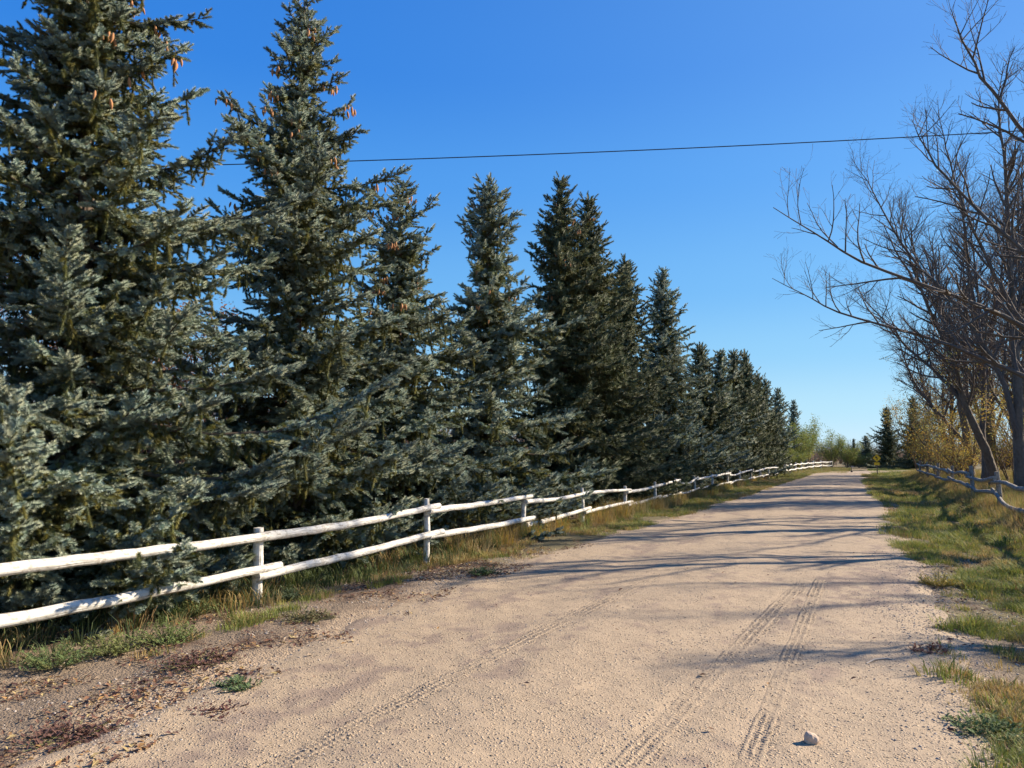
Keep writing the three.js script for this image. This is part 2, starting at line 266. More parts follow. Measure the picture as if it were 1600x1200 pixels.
function spruce(label, x, s, H, R, { seed, level = 0, tone = BLUE, cones = 0, lean = 0, sparse = 0, twin = false, fill = 1, skirt = 0, group = 'spruces in the row behind the white fence' }) {
  const rng = rngOf(seed), q = SPACING[level], tree = thing('spruce_tree', label, 'spruce', x, hgt(x, s) - 0.05, -s, group);
  const young = new Scatter(), old = new Scatter(), wood = new MB(), conePts = [], P = V(0, 0, 0), D = V(0, 0, 0), T = V(0, 0, 0), S = V(0, 0, 0), B = V(0, 0, 0);
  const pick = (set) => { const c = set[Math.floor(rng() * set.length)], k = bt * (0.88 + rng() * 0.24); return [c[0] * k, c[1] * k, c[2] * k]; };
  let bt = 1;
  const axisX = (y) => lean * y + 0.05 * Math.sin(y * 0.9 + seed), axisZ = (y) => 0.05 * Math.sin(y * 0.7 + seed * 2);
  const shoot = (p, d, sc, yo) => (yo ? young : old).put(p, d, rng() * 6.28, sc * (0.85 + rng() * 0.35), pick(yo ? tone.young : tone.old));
  const tp = [], tr = []; for (let k = 0; k <= 12; k++) { const y = k / 12 * H * 0.985; tp.push(V(axisX(y), y, axisZ(y))); tr.push(lerp(0.017 * H + 0.01, 0.012, Math.pow(k / 12, 0.85))); }
  const trunk = new MB().tube(tp, tr, 9); add(new THREE.Mesh(trunk.geo(), M.spruceBark), 'trunk', tree);
  function branch(y, az, L, f) {
    const s0 = f < 0.3 ? lerp(-0.16, -0.08, f / 0.3) : f < 0.7 ? lerp(-0.08, 0.12, (f - 0.3) / 0.4) : lerp(0.12, 0.9, (f - 0.7) / 0.3), s0r = s0 + (rng() - 0.5) * 0.22, cu = 0.06 + rng() * 0.18 - f * 0.04, sag = 0.15 * (1 - f) * rng();
    const kb = 0.78 + rng() * 0.4, yb = (rng() - 0.5) * 0.5; bt = kb;
    const ca = Math.cos(az), sa = Math.sin(az), bend = (rng() - 0.5) * 0.3, ox = axisX(y), oz = axisZ(y);
    const at = (t, o) => { const r = L * t, b = bend * L * t * t; return o.set(ox + ca * r - sa * b, y + L * (s0r * t + cu * t * t * t - sag * Math.sin(Math.PI * t)), oz + sa * r + ca * b); };
    const pts = [], rad = []; for (let k = 0; k <= 5; k++) { pts.push(at(k / 5, V(0, 0, 0))); rad.push(lerp(0.008 + L * 0.011, 0.004, k / 5)); } wood.tube(pts, rad, level ? 3 : 5);
    let side = rng() < 0.5 ? 1 : -1; const bare = clamp(0.16 - f * 0.12, 0.05, 0.2) * L;
    for (let d = bare; d < L; d += 0.07 * q * (0.8 + rng() * 0.4) / fill) {
      const t = d / L; at(t, P); at(Math.min(1, t + 0.03), T).sub(P).normalize(); S.crossVectors(T, YUP).normalize();
      side = -side; const ang = lerp(1.15, 0.55, t) + (rng() - 0.5) * 0.3, ls = clamp(0.36 * (L - d) + 0.16, 0.12, 0.64) * (0.55 + rng() * 0.65), roll = (rng() * 1.75 - 1.05) * (rng() < 0.75 ? 0.75 : 1.1), dr = -0.30 * (1 - t) * rng() + 0.12 * (rng() - 0.3);
      D.copy(T).multiplyScalar(Math.cos(ang)).addScaledVector(S, side * Math.sin(ang) * Math.cos(roll)).addScaledVector(YUP, dr + Math.sin(ang) * Math.sin(roll)).normalize();
      const steps = Math.max(1, Math.round(ls / (0.064 * q))), step = ls / steps;
      for (let k = 0; k < steps; k++) {
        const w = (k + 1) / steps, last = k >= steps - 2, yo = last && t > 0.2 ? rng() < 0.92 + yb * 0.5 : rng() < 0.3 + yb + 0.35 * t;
        B.copy(P).addScaledVector(D, step * k); B.y -= 0.10 * ls * w * w * (1 - t) - 0.05 * ls * w * w;
        S.set(D.x + (rng() - 0.5) * 0.7, D.y + (rng() - 0.45) * 0.7, D.z + (rng() - 0.5) * 0.7).normalize(); shoot(B, S, 1, yo);
        for (const e of [-1, 1]) if (rng() < 0.72) { S.crossVectors(D, YUP).normalize().multiplyScalar(e * (0.9 + rng() * 0.8)).add(D).addScaledVector(YUP, (rng() - 0.5) * 1.1).normalize(); shoot(B, S, 0.9 * (1 - 0.25 * w), yo || rng() < 0.25); }
      }
      if (rng() < 0.6 && t < 0.9 && f < 0.85) {                               // hanging inner sprays
        const n = 1 + Math.floor(rng() * (level ? 2 : 4)); D.set((rng() - 0.5) * 0.7, -1, (rng() - 0.5) * 0.7).normalize();
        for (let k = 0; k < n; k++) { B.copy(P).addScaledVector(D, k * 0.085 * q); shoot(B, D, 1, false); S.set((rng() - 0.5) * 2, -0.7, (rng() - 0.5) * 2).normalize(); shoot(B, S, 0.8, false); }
      }
      if (rng() < 0.6) { S.copy(T).addScaledVector(YUP, 0.5 + rng() * 0.6).normalize(); S.x += (rng() - 0.5) * 0.5; S.z += (rng() - 0.5) * 0.5; S.normalize(); shoot(P, S, 0.9, t > 0.35); }
      if (f > 0.55 && conePts.length < 900 && rng() < 0.45 && t > 0.6) conePts.push(P.clone());
    }
    at(1, P); at(0.95, T).sub(P).negate().normalize(); shoot(P, T, 1.15, true);
  }
  for (let k = 0; k < skirt; k++) branch(0.75 + 1.1 * rng(), (rng() - 0.5) * 2.1, Math.min(R, 3.2) * (0.76 + rng() * 0.17), 0.1);   // long low limbs that hang out over the fence
  for (let k = 0; k < skirt * 0.8; k++) branch(0.12 + 0.45 * rng(), (rng() - 0.5) * 2.2, Math.min(R, 3.2) * (0.6 + rng() * 0.14), 0.05);
  let y = 0.22;
  while (y < H - 0.12) {
    const f = y / H, prof = Math.pow(1 - f, 0.92) * (0.86 + 0.14 * sm(0, 0.14, f)) * (0.9 + 0.22 * Math.sin(y * 2.1 + seed)), nb = Math.round((f > 0.85 ? 4 : 5.4) + rng() * 2), a0 = rng() * 6.28;
    for (let b = 0; b < nb; b++) { if (rng() < sparse * (0.5 + 1.1 * f)) continue; let L = (R * prof + 0.10) * (0.46 + 0.72 * Math.pow(rng(), 1.25)); if (rng() < 0.1) L *= 1.25; branch(y + (rng() - 0.5) * 0.2, a0 + b / nb * 6.283 + (rng() - 0.5) * 0.7, L, f); }
    for (let b = 0; b < 2; b++) branch(y + (rng() - 0.5) * 0.15, rng() * 6.283, (R * prof + 0.12) * (0.22 + rng() * 0.3), Math.min(1, f + 0.1));
    y += (0.185 + 0.13 * rng()) * (level === 2 ? 1.25 : level ? 1.1 : 1) * lerp(1.05, 0.75, f);
  }
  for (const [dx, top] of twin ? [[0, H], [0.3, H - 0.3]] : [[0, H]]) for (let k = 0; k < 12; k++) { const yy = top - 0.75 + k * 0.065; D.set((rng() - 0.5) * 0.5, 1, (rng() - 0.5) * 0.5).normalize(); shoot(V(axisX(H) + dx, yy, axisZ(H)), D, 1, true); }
  add(new THREE.Mesh(wood.geo(), M.twigWood), 'branches', tree).userData.kind = 'stuff';
  const g = SHOOTS[level];
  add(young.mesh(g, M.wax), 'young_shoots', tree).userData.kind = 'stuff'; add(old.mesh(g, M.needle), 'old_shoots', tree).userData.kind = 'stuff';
  for (let k = 0; k < cones && conePts.length; k++) { const c = add(new THREE.Mesh(coneGeo, M.cone), 'cone', tree); c.position.copy(conePts[Math.floor(Math.pow(rng(), 0.7) * conePts.length / 5) * 5]).add(V((rng() - 0.5) * 0.22, -0.04 - rng() * 0.04, (rng() - 0.5) * 0.22)); c.rotation.set((rng() - 0.5) * 0.5, rng() * 6, (rng() - 0.5) * 0.5); c.scale.setScalar(0.95 + rng() * 0.35); }
  tree.userData.shoots = undefined; delete tree.userData.shoots;
  return [tree, young.m.length / 16 + old.m.length / 16];
}
{
  const say = () => {};
  say(spruce('silvery spruce cut by the left edge of the photo', -8.7, 2.1, 8.6, 2.9, { seed: 21, sparse: 0.1 }));
  say(spruce('largest silvery blue spruce on the far left, its top cut by the frame', -8.35, 6.0, 10.0, 3.55, { seed: 4, skirt: 8, cones: 110, sparse: 0.24 }));
  say(spruce('tall narrow blue spruce, second big one from the left, top just touching the frame', -8.3, 9.85, 9.45, 3.2, { seed: 8, skirt: 8, cones: 130, sparse: 0.2 }));
  say(spruce('shorter blunt-topped spruce right of the two tallest near ones, brown cones at its top', -8.3, 12.9, 7.15, 2.95, { seed: 13, skirt: 8, cones: 130, sparse: 0.15 }));
  say(spruce('pointed spruce with cones, fourth from the left, standing clear against the sky', -8.3, 17.0, 8.5, 3.15, { seed: 17, skirt: 7, level: 1, cones: 80, sparse: 0.12 }));
  say(spruce('dark green spruce with a slender spire, the left of the twin tops in mid row', -8.1, 21.6, 10.0, 3.2, { seed: 29, skirt: 7, level: 1, tone: GREEN, cones: 80 }));
  say(spruce('dark green spruce, the right of the twin tops in mid row', -7.9, 23.4, 10.1, 3.3, { seed: 31, skirt: 7, level: 1, tone: GREEN }));
  say(spruce('spruce just right of the twin tops, its tip well below theirs', -7.9, 27.6, 9.0, 3.3, { seed: 37, skirt: 7, level: 1, tone: GREEN }));
  say(spruce('broad spruce with a solitary tip half way down the skyline of the row', -7.9, 34.2, 9.9, 3.5, { seed: 41, skirt: 7, level: 1 }));
  const far = [[-7.7, 41.6, 7.4, 3.5, 'GREEN'], [-7.6, 47.2, 7.7, 3.4, 'BLUE'], [-7.5, 52.2, 8.3, 3.5, 'GREEN'], [-7.3, 57.0, 8.0, 3.4, 'GREEN'], [-8.1, 62.8, 9.6, 2.9, 'GREEN'], [-7.8, 68.0, 8.2, 3.0, 'GREEN'], [-8.0, 75.0, 8.4, 3.0, 'GREEN'], [-7.4, 81.0, 8.0, 2.8, 'BLUE']];
  const nth = ['first', 'second', 'third', 'fourth', 'fifth', 'sixth', 'seventh', 'eighth'];
  const proto = {};
  far.forEach(([x, s, H, R, tone], k) => {
    const label = `${nth[k]} of the small distant spruces closing the row, counted from the left`;
    if (!proto[tone]) { const r = spruce(label, x, s, H, R, { seed: 50 + k, level: 2, tone: tone === 'BLUE' ? BLUE : GREEN }); say(r); proto[tone] = [r[0], H, R]; return; }
    const [o, h, r] = proto[tone], t = o.clone(); t.name = numbered('spruce_tree'); t.userData = { ...o.userData, label }; t.position.set(x, hgt(x, s) - 0.05, -s); t.rotation.y = k * 1.9; t.scale.set(R / r, H / h, R / r); scene.add(t);
  });
  const others = [['lone spruce with open ladder-like limbs at the far end of the row', -7.2, 98, 7.8, 2.3, 'BLUE', 0.5], ['dark spruce behind the yellow road sign on the right', 2.6, 88, 6.2, 2.6, 'GREEN', 2.2], ['low dark spruce at the far end of the road, left of the sign', 0.6, 92, 3.4, 2.2, 'BLUE', 3.0], ['small dark spruce beside the far bushes', -0.7, 94, 3.1, 1.0, 'GREEN', 4.0], ['tall dark spruce half hidden by yellow leaves right of the sign', 4.4, 78, 6.6, 2.4, 'GREEN', 5.2]];
  for (const [label, x, s, H, R, tone, turn] of others) { const [o, h, r] = proto[tone], t = o.clone(); t.name = numbered('spruce_tree'); t.userData = { label, category: 'spruce' }; t.position.set(x, -0.1, -s); t.rotation.y = turn; t.scale.set(R / r, H / h, R / r); scene.add(t); }
}

// ---------- log fences ----------

function log(pts, r0, r1, seed, sides = 10, n = 14) {                          // a peeled pole, tapered, a little crooked
  const rng = rngOf(seed), c = new THREE.CatmullRomCurve3(pts), P = [], R = [];
  for (let k = 0; k <= n; k++) { const t = k / n, q = c.getPoint(t); if (k && k < n) { q.y += (rng() - 0.5) * 0.012; q.x += (rng() - 0.5) * 0.012; } P.push(q); R.push(lerp(r0, r1, t) * (0.97 + rng() * 0.06)); }
  return new MB().tube(P, R, sides, true, (s, j) => 1 + 0.06 * (hash(s * 7 + seed, j * 3) - 0.5)).geo();
}
const toWorld = (a) => a.map(([x, y, s]) => V(x, y, -s));
{
  const fence = thing('rail_fence', 'whitewashed two-rail log fence on the left in front of the spruces', 'fence');
  const posts = [[-6.5, 4.0, 0.80], [-6.33, 6.93, 0.775], [-5.95, 10.05, 0.94], [-5.84, 13.42, 0.90], [-5.86, 16.85, 0.84], [-5.66, 19.65, 0.74], [-5.64, 22.8, 0.74], [-5.62, 25.6, 0.74], [-5.6, 28.6, 0.76], [-5.5, 31.8, 0.72], [-5.4, 35, 0.76], [-5.3, 38.2, 0.72], [-5.2, 41.4, 0.75], [-5.1, 44.6, 0.72], [-5.0, 47.8, 0.74], [-4.9, 51, 0.74]];
  const rng = rngOf(77);
  posts.forEach(([x, s, h], k) => { const b = hgt(x, s); add(new THREE.Mesh(log(toWorld([[x, b - 0.3, s], [x + 0.005, h * 0.5, s + 0.006], [x + (rng() - 0.5) * 0.03, h, s + (rng() - 0.5) * 0.04]]), k === 1 ? 0.062 : 0.05, k === 1 ? 0.058 : 0.044, 100 + k, 10, 8), M.white), 'post', fence); });
  // heights of [top start, mid, end, low start, mid, end] above the ground for each bay; rails lap at the posts
  const bays = [[0.69, 0.68, 0.675, 0.28, 0.285, 0.33], [0.675, 0.715, 0.83, 0.245, 0.315, 0.44], [0.775, 0.765, 0.80, 0.40, 0.385, 0.385], [0.71, 0.66, 0.70, 0.275, 0.29, 0.345], [0.69, 0.68, 0.64, 0.26, 0.31, 0.33], [0.60, 0.58, 0.63, 0.26, 0.26, 0.31], [0.62, 0.66, 0.70, 0.24, 0.27, 0.28], [0.63, 0.52, 0.70, 0.27, 0.22, 0.30], [0.62, 0.64, 0.68, 0.22, 0.27, 0.30]];
  for (let k = 0; k < posts.length - 1; k++) {
    const b = bays[k] ?? [0.60 + rng() * 0.08, 0.56 + rng() * 0.14, 0.62 + rng() * 0.1, 0.22 + rng() * 0.06, 0.22 + rng() * 0.1, 0.27 + rng() * 0.06], [x0, s0] = posts[k], [x1, s1] = posts[k + 1], dx = (x1 - x0) / (s1 - s0), r = lerp(0.055, 0.042, Math.min(1, k / 4));
    [[0, 0.16], [3, 0.24]].forEach(([o, lap], j) => {
      const out = 0.095 + (j ? 0.012 : 0), A = [x0 + out - dx * 0.1, b[o], s0 - 0.10], m = [lerp(x0, x1, 0.5) + out + (rng() - 0.5) * 0.06, b[o + 1], lerp(s0, s1, 0.45)], Bq = [x1 + out + dx * lap + 0.01, b[o + 2], s1 + lap];
      add(new THREE.Mesh(log(toWorld([A, m, Bq]), r * (0.95 + rng() * 0.15), r * (0.75 + rng() * 0.2), 200 + k * 2 + j), M.white), 'rail', fence);
    });
  }
  // the same kind of fence again past the last spruces, following the bend
  const f2 = thing('rail_fence', 'far stretch of white rail fence by the bend, below the green bushes', 'fence');
  const pp = [[-5.0, 58], [-4.9, 61.5], [-4.75, 65], [-4.55, 68.5], [-4.3, 72], [-4.0, 75.5], [-3.5, 79], [-2.7, 82]];
  pp.forEach(([x, s], k) => { add(new THREE.Mesh(log(toWorld([[x, -0.3, s], [x, 0.3, s], [x, 0.78, s]]), 0.06, 0.055, 300 + k, 7, 4), k % 3 === 1 ? M.post : M.white), 'post', f2); if (k) for (const h of [0.62, 0.28]) add(new THREE.Mesh(log(toWorld([[pp[k - 1][0] + 0.1, h + (rng() - 0.5) * 0.1, pp[k - 1][1] - 0.15], [lerp(pp[k - 1][0], x, 0.5) + 0.1, h - 0.04, s - 1.7], [x + 0.1, h + (rng() - 0.5) * 0.1, s + 0.15]]), 0.06, 0.05, 320 + k * 2 + (h > 0.5), 7, 6), M.white), 'rail', f2); });
  // right: weathered grey, crooked rails
  const f3 = thing('rail_fence', 'weathered grey crooked rail fence on the right in front of the bare trees', 'fence');
  const rp = [[3.4, 14.2, 1.05], [3.38, 19.2, 1.08], [3.34, 24.3, 1.10], [3.34, 29.8, 1.16], [3.34, 35.9, 1.06], [3.3, 41.5, 1.08], [3.25, 47, 1.05], [3.2, 52.5, 1.05]];
  const rb = [[0.85, 0.84, 0.86, 0.42, 0.40, 0.44], [0.86, 0.83, 0.82, 0.36, 0.34, 0.62], [0.94, 0.77, 0.80, 0.55, 0.44, 0.56], [0.90, 0.85, 0.93, 0.48, 0.52, 0.60], [0.80, 0.86, 0.92, 0.5, 0.46, 0.42]];
  rp.forEach(([x, s, h], k) => { const b = hgt(x, s); add(new THREE.Mesh(log(toWorld([[x, b - 0.3, s], [x + (rng() - 0.5) * 0.03, 0.5, s], [x + (rng() - 0.5) * 0.06, h, s + (rng() - 0.5) * 0.06]]), 0.07, 0.06, 400 + k, 9, 7), M.grey), 'post', f3);
    if (k < rp.length - 1) { const [x1, s1] = rp[k + 1], b2 = rb[k] ?? [0.85, 0.78 + rng() * 0.15, 0.9, 0.48, 0.4 + rng() * 0.15, 0.5]; for (const o of [0, 3]) { const w = () => (rng() - 0.5) * 0.085;
      add(new THREE.Mesh(log(toWorld([[x - 0.12, b2[o], s - 0.25], [lerp(x, x1, 0.3) - 0.12 + w() * 0.6, lerp(b2[o], b2[o + 1], 0.6) + w(), lerp(s, s1, 0.3)], [lerp(x, x1, 0.65) - 0.12 + w() * 0.6, b2[o + 1] + w(), lerp(s, s1, 0.65)], [x1 - 0.12, b2[o + 2], s1 + 0.25]]), 0.062, 0.046, 420 + k * 2 + o, 9, 16), M.grey), 'rail', f3); } } });
}

// ---------- bare trees on the right ----------

function growTwigs(mb, rng, pts, r0, r1, level, opt, tips) {                     // side branches along a limb, then theirs
  const c = new THREE.CatmullRomCurve3(pts), len = c.getLength(), n = Math.max(2, Math.round(len / opt.gap[level])), d = V(0, 0, 0), t = V(0, 0, 0), side = V(0, 0, 0);
  for (let k = 0; k < n; k++) {
    const u = lerp(opt.from[level], 0.99, (k + rng() * 0.8) / n), p = c.getPoint(u), L = (opt.len[level] * (0.45 + rng() * 0.75)) * lerp(1, 0.5, u); c.getTangent(u, t);
    side.set(rng() - 0.5, rng() - 0.42, rng() - 0.5).normalize(); side.addScaledVector(t, -side.dot(t)).normalize();
    const a = 0.55 + rng() * 0.5; d.copy(t).multiplyScalar(Math.cos(a)).addScaledVector(side, Math.sin(a));
    const q = [p.clone()]; let cur = p.clone(); const m = level === 0 ? 5 : level === 1 ? 4 : 3;
    for (let j = 0; j < m; j++) { d.y += 0.14 * opt.up; d.x += (rng() - 0.5) * 0.35; d.y += (rng() - 0.5) * 0.3; d.z += (rng() - 0.5) * 0.35; d.normalize(); cur = cur.clone().addScaledVector(d, L / m); q.push(cur); }
    const rr = Math.min(lerp(r0, r1, u) * 0.62, opt.r[level]), re = level === 2 ? 0.0035 : rr * 0.35;
    mb[Math.min(level, 1)].tube(q, q.map((_, j) => lerp(rr, re, j / m)), level === 0 ? 5 : 3);
    if (level < opt.depth) growTwigs(mb, rng, q, rr, re, level + 1, opt, tips); else tips.push(q[q.length - 1], q[1]);
  }
}
const leafGeo = (() => { const p = []; const f = (x0, y0, z0, s, a) => { const c = Math.cos(a) * s, d = Math.sin(a) * s; p.push(x0, y0, z0, x0 + c - d * 0.4, y0 - s * 0.25, z0 + d + c * 0.4, x0 + c * 1.9, y0 - s * 0.55, z0 + d * 1.9, x0, y0, z0, x0 + c * 1.9, y0 - s * 0.55, z0 + d * 1.9, x0 + c + d * 0.4, y0 - s * 0.1, z0 + d - c * 0.4); }; const rng = rngOf(9); for (let k = 0; k < 5; k++) f((rng() - 0.5) * 0.12, (rng() - 0.5) * 0.12, (rng() - 0.5) * 0.12, 0.024, rng() * 6.28); return triGeo(p); })();
function leaves(parent, tips, rng, share, spread, size, cols) {
  const sc = new Scatter(), d = V(0, 0, 0);
  for (const t of tips) if (rng() < share) { const c = cols[Math.floor(rng() * cols.length)], k = 0.75 + rng() * 0.5; d.set(rng() - 0.5, rng() - 0.2, rng() - 0.5).normalize(); sc.put(V(t.x + (rng() - 0.5) * spread, t.y + (rng() - 0.5) * spread, t.z + (rng() - 0.5) * spread), d, rng() * 6.28, size * (0.7 + rng() * 0.6), [c[0] * k, c[1] * k, c[2] * k]); }
  if (sc.m.length) add(sc.mesh(leafGeo, M.leaf), 'leaves', parent).userData.kind = 'stuff';
}
const YELLOW = [[0.72, 0.53, 0.10], [0.64, 0.52, 0.13], [0.70, 0.42, 0.08], [0.46, 0.30, 0.11], [0.60, 0.55, 0.16]], RUSSET = [[0.36, 0.17, 0.10], [0.42, 0.21, 0.13], [0.30, 0.15, 0.09], [0.45, 0.27, 0.15]], LIME = [[0.34, 0.37, 0.07], [0.27, 0.34, 0.07], [0.42, 0.38, 0.08], [0.20, 0.27, 0.07]];
function bareTree(label, x, s, limbs, seed, opt = {}) {                          // limbs: [[points], start radius, end radius], points in world metres
  const o = { gap: [0.34, 0.24, 0.17], from: [0.22, 0.18, 0.15], len: [2.6, 1.2, 0.55], r: [0.05, 0.018, 0.008], up: 0.55, depth: 2, leafShare: 0.02, ...opt };
  const rng = rngOf(seed), tree = thing('bare_tree', label, 'tree', x, 0, -s, 'bare trees behind the right fence'), mb = [new MB(), new MB()], tips = [];
  limbs.forEach(([pts, r0, r1], k) => {
    const loc = toWorld(pts).map((p) => p.sub(tree.position)), c = new THREE.CatmullRomCurve3(loc), n = 20, P = [], R = [];
    for (let j = 0; j <= n; j++) { const t = j / n, q = c.getPoint(t); if (j) { q.x += (rng() - 0.5) * 0.05; q.z += (rng() - 0.5) * 0.05; } P.push(q); R.push(lerp(r0, Math.min(r1, 0.007), Math.pow(t, 0.8)) * (k === 0 && j === 0 ? 1.35 : 1)); }
    add(new THREE.Mesh(new MB().tube(P, R, 9, false, (a, j) => 1 + 0.08 * (hash(a * 5 + seed, j) - 0.5)).geo(), k ? M.limb : M.bark), k ? 'limb' : 'trunk', tree);
    growTwigs(mb, rng, loc, r0, r1, 0, k ? o : { ...o, from: [o.trunkFrom ?? 0.35, 0.18, 0.15] }, tips);
  });
  add(new THREE.Mesh(mb[0].geo(), M.limb), 'branches', tree).userData.kind = 'stuff'; add(new THREE.Mesh(mb[1].geo(), M.twig), 'twigs', tree).userData.kind = 'stuff';
  leaves(tree, tips.filter((t) => t.y < (o.leafTop ?? 4.5)), rng, o.leafShare, 0.15, 1.5, YELLOW);
  return tree;
}
const treeA = bareTree('bare tree just outside the right edge whose long limb reaches out over the road', 5.6, 22, [
  [[[5.6, -0.2, 22], [5.5, 1.2, 22], [5.35, 2.4, 22], [5.2, 4.2, 22], [5.0, 6.5, 22.2], [4.8, 9, 22.1], [4.6, 12, 22]], 0.2, 0.03],
  [[[5.35, 2.3, 22], [4.5, 3.0, 22.1], [3.67, 3.46, 22], [2.76, 3.97, 22], [1.8, 4.48, 22], [0.72, 4.88, 22], [-0.41, 5.34, 22], [-1.19, 5.85, 22], [-2.08, 6.41, 22]], 0.085, 0.012],
  [[[5.2, 4.0, 22], [4.6, 5.4, 22], [3.82, 6.54, 22], [2.93, 7.65, 22], [2.13, 8.8, 22], [1.73, 9.69, 22], [1.53, 10.3, 22]], 0.085, 0.012],
  [[[5.0, 6.4, 22.2], [6.2, 7.6, 22.8], [7.2, 9.2, 23], [7.6, 11, 23]], 0.08, 0.012]], 61, { len: [1.9, 0.85, 0.4], gap: [0.40, 0.26, 0.18] });
bareTree('tall upright bare tree nearest the right edge, its trunk in view', 4.85, 31, [
  [[[4.85, -0.2, 31], [4.94, 2.5, 31], [4.97, 4.5, 31], [4.97, 6.6, 31], [4.95, 9.3, 31], [4.97, 11.6, 31], [4.88, 13.7, 31], [5.1, 15.4, 31]], 0.2, 0.014],
  [[[4.9, 1.8, 31], [4.75, 3.1, 30.9], [4.44, 4.41, 31], [3.74, 5.97, 31], [3.01, 7.22, 31], [2.05, 8.48, 31], [1.27, 10, 31], [0.69, 11.5, 31], [0.07, 12.7, 31]], 0.12, 0.012],
  [[[4.97, 6.4, 31], [4.3, 8.0, 30.5], [3.6, 10, 30.2], [3.1, 12.2, 30], [2.9, 14, 30]], 0.08, 0.012],
  [[[4.97, 5.0, 31], [5.9, 6.6, 31.4], [6.6, 9, 31.8], [6.9, 12, 32]], 0.09, 0.012]], 62, { len: [2.3, 1.05, 0.5], gap: [0.36, 0.26, 0.18] });
bareTree('bare tree with a strongly leaning trunk behind the grey fence', 4.7, 35, [
  [[[4.75, -0.2, 35], [4.62, 0.9, 35], [4.33, 2.0, 34.8], [3.76, 3.5, 34.5], [3.41, 5.2, 34.2], [2.62, 7.3, 34], [2.03, 9.4, 34], [1.65, 11.3, 34]], 0.24, 0.014],
  [[[3.8, 3.4, 34.5], [2.9, 4.7, 34.6], [1.9, 5.8, 34.8], [0.8, 7.4, 35], [-0.2, 8.7, 35.1]], 0.09, 0.012],
  [[[4.33, 2.0, 34.8], [4.5, 4, 35.2], [4.6, 6.5, 35.6], [4.5, 9.5, 35.8], [4.3, 12.5, 36]], 0.13, 0.012]], 63, { trunkFrom: 0.4, leafShare: 0.2, leafTop: 5.5 });
const treeD = bareTree('straight bare tree behind the leaning one, darker trunk', 5.05, 40, [
  [[[5.05, -0.2, 40], [5.16, 3.5, 40], [5.09, 6.4, 40], [4.8, 9.35, 40], [4.68, 12.3, 40], [4.42, 15.1, 40]], 0.25, 0.014],
  [[[5.1, 4, 40], [4.2, 6, 39.6], [3.2, 8.6, 39.4], [2.4, 11.5, 39.2], [2.0, 13.2, 39.2]], 0.11, 0.012],
  [[[5.1, 6, 40], [5.9, 8.4, 40.3], [6.3, 11.5, 40.6], [6.4, 14, 40.8]], 0.1, 0.012]], 64, { leafShare: 0.22, leafTop: 6 });
bareTree('bare tree fifth along the right row, thin trunk beside the yellow leaves', 5.0, 45, [
  [[[5.0, -0.2, 45], [4.9, 2.5, 45], [4.6, 5, 45], [4.2, 8, 45], [3.9, 11, 45], [3.8, 13, 45]], 0.26, 0.014],
  [[[4.85, 2, 45], [3.88, 3.4, 45], [2.71, 5.14, 45], [1.92, 7.88, 45], [1.11, 10.5, 45]], 0.1, 0.012]], 65, { leafShare: 0.3, leafTop: 6 });
function cloneTree(src, label, x, s, turn, sc) { const t = src.clone(); t.name = numbered('bare_tree'); t.userData = { ...src.userData, label }; t.position.set(x, 0, -s); t.rotation.y = turn; t.scale.setScalar(sc); scene.add(t); return t; }
const treeG = bareTree('bare tree sixth along the right row with two upright stems', 5.0, 52, [
  [[[5.0, -0.2, 52], [4.9, 2.5, 52], [5.0, 5, 52], [4.8, 8, 52], [4.9, 11, 52]], 0.2, 0.014],
  [[[4.95, 1.5, 52], [4.3, 3.4, 52], [3.6, 5.6, 52.3], [3.1, 8, 52.5], [2.9, 10, 52.5]], 0.12, 0.012],
  [[[4.95, 2.5, 52], [5.9, 4.4, 51.6], [6.4, 7, 51.4], [6.6, 9.8, 51.4]], 0.1, 0.012]], 66, { leafShare: 0.25, leafTop: 5 });
cloneTree(treeG, 'slim bare tree farthest along the right row, near the yellow sign', 5.2, 60, 2.2, 0.85);
cloneTree(treeG, 'bare tree standing behind the right row, against the field', 9.5, 44, 1.1, 1.15);
cloneTree(treeG, 'bare tree behind the right row, nearest the right edge', 10.5, 35, 4.0, 1.2);
cloneTree(treeG, 'bare tree behind the right row, at its far end', 9.0, 57, 5.1, 1.1);
cloneTree(treeD, 'thick straight bare trunk between the fifth and sixth of the right row', 5.4, 48.5, 2.0, 0.95);
cloneTree(treeD, 'thick bare trunk standing behind the leaning tree, to its right', 6.3, 37, 4.1, 0.95);
cloneTree(treeG, 'slender bare tree between the straight tree and the fifth of the row', 6.6, 42, 3.0, 1.05);
cloneTree(treeG, 'bare tree behind the tall upright one at the right edge', 7.2, 33, 0.3, 1.1);
cloneTree(treeG, 'slender bare tree behind the sixth of the right row', 6.8, 50, 5.6, 1.0);
cloneTree(treeA, 'bare tree out of view to the right whose shadow crosses the near road', 5.4, 17.3, 0.4, 0.95);
cloneTree(treeA, 'bare tree out of view to the right, the one nearest the camera', 9.4, 18.2, 2.7, 0.75);
cloneTree(treeG, 'bare sapling out of view on the right whose shadow falls on the near road', 4.5, 10.9, 0.8, 0.38);
cloneTree(treeA, 'bare tree just beyond the right edge, between two others', 6.0, 26.5, 1.6, 1.0);

// ---------- leafy shrubs ----------

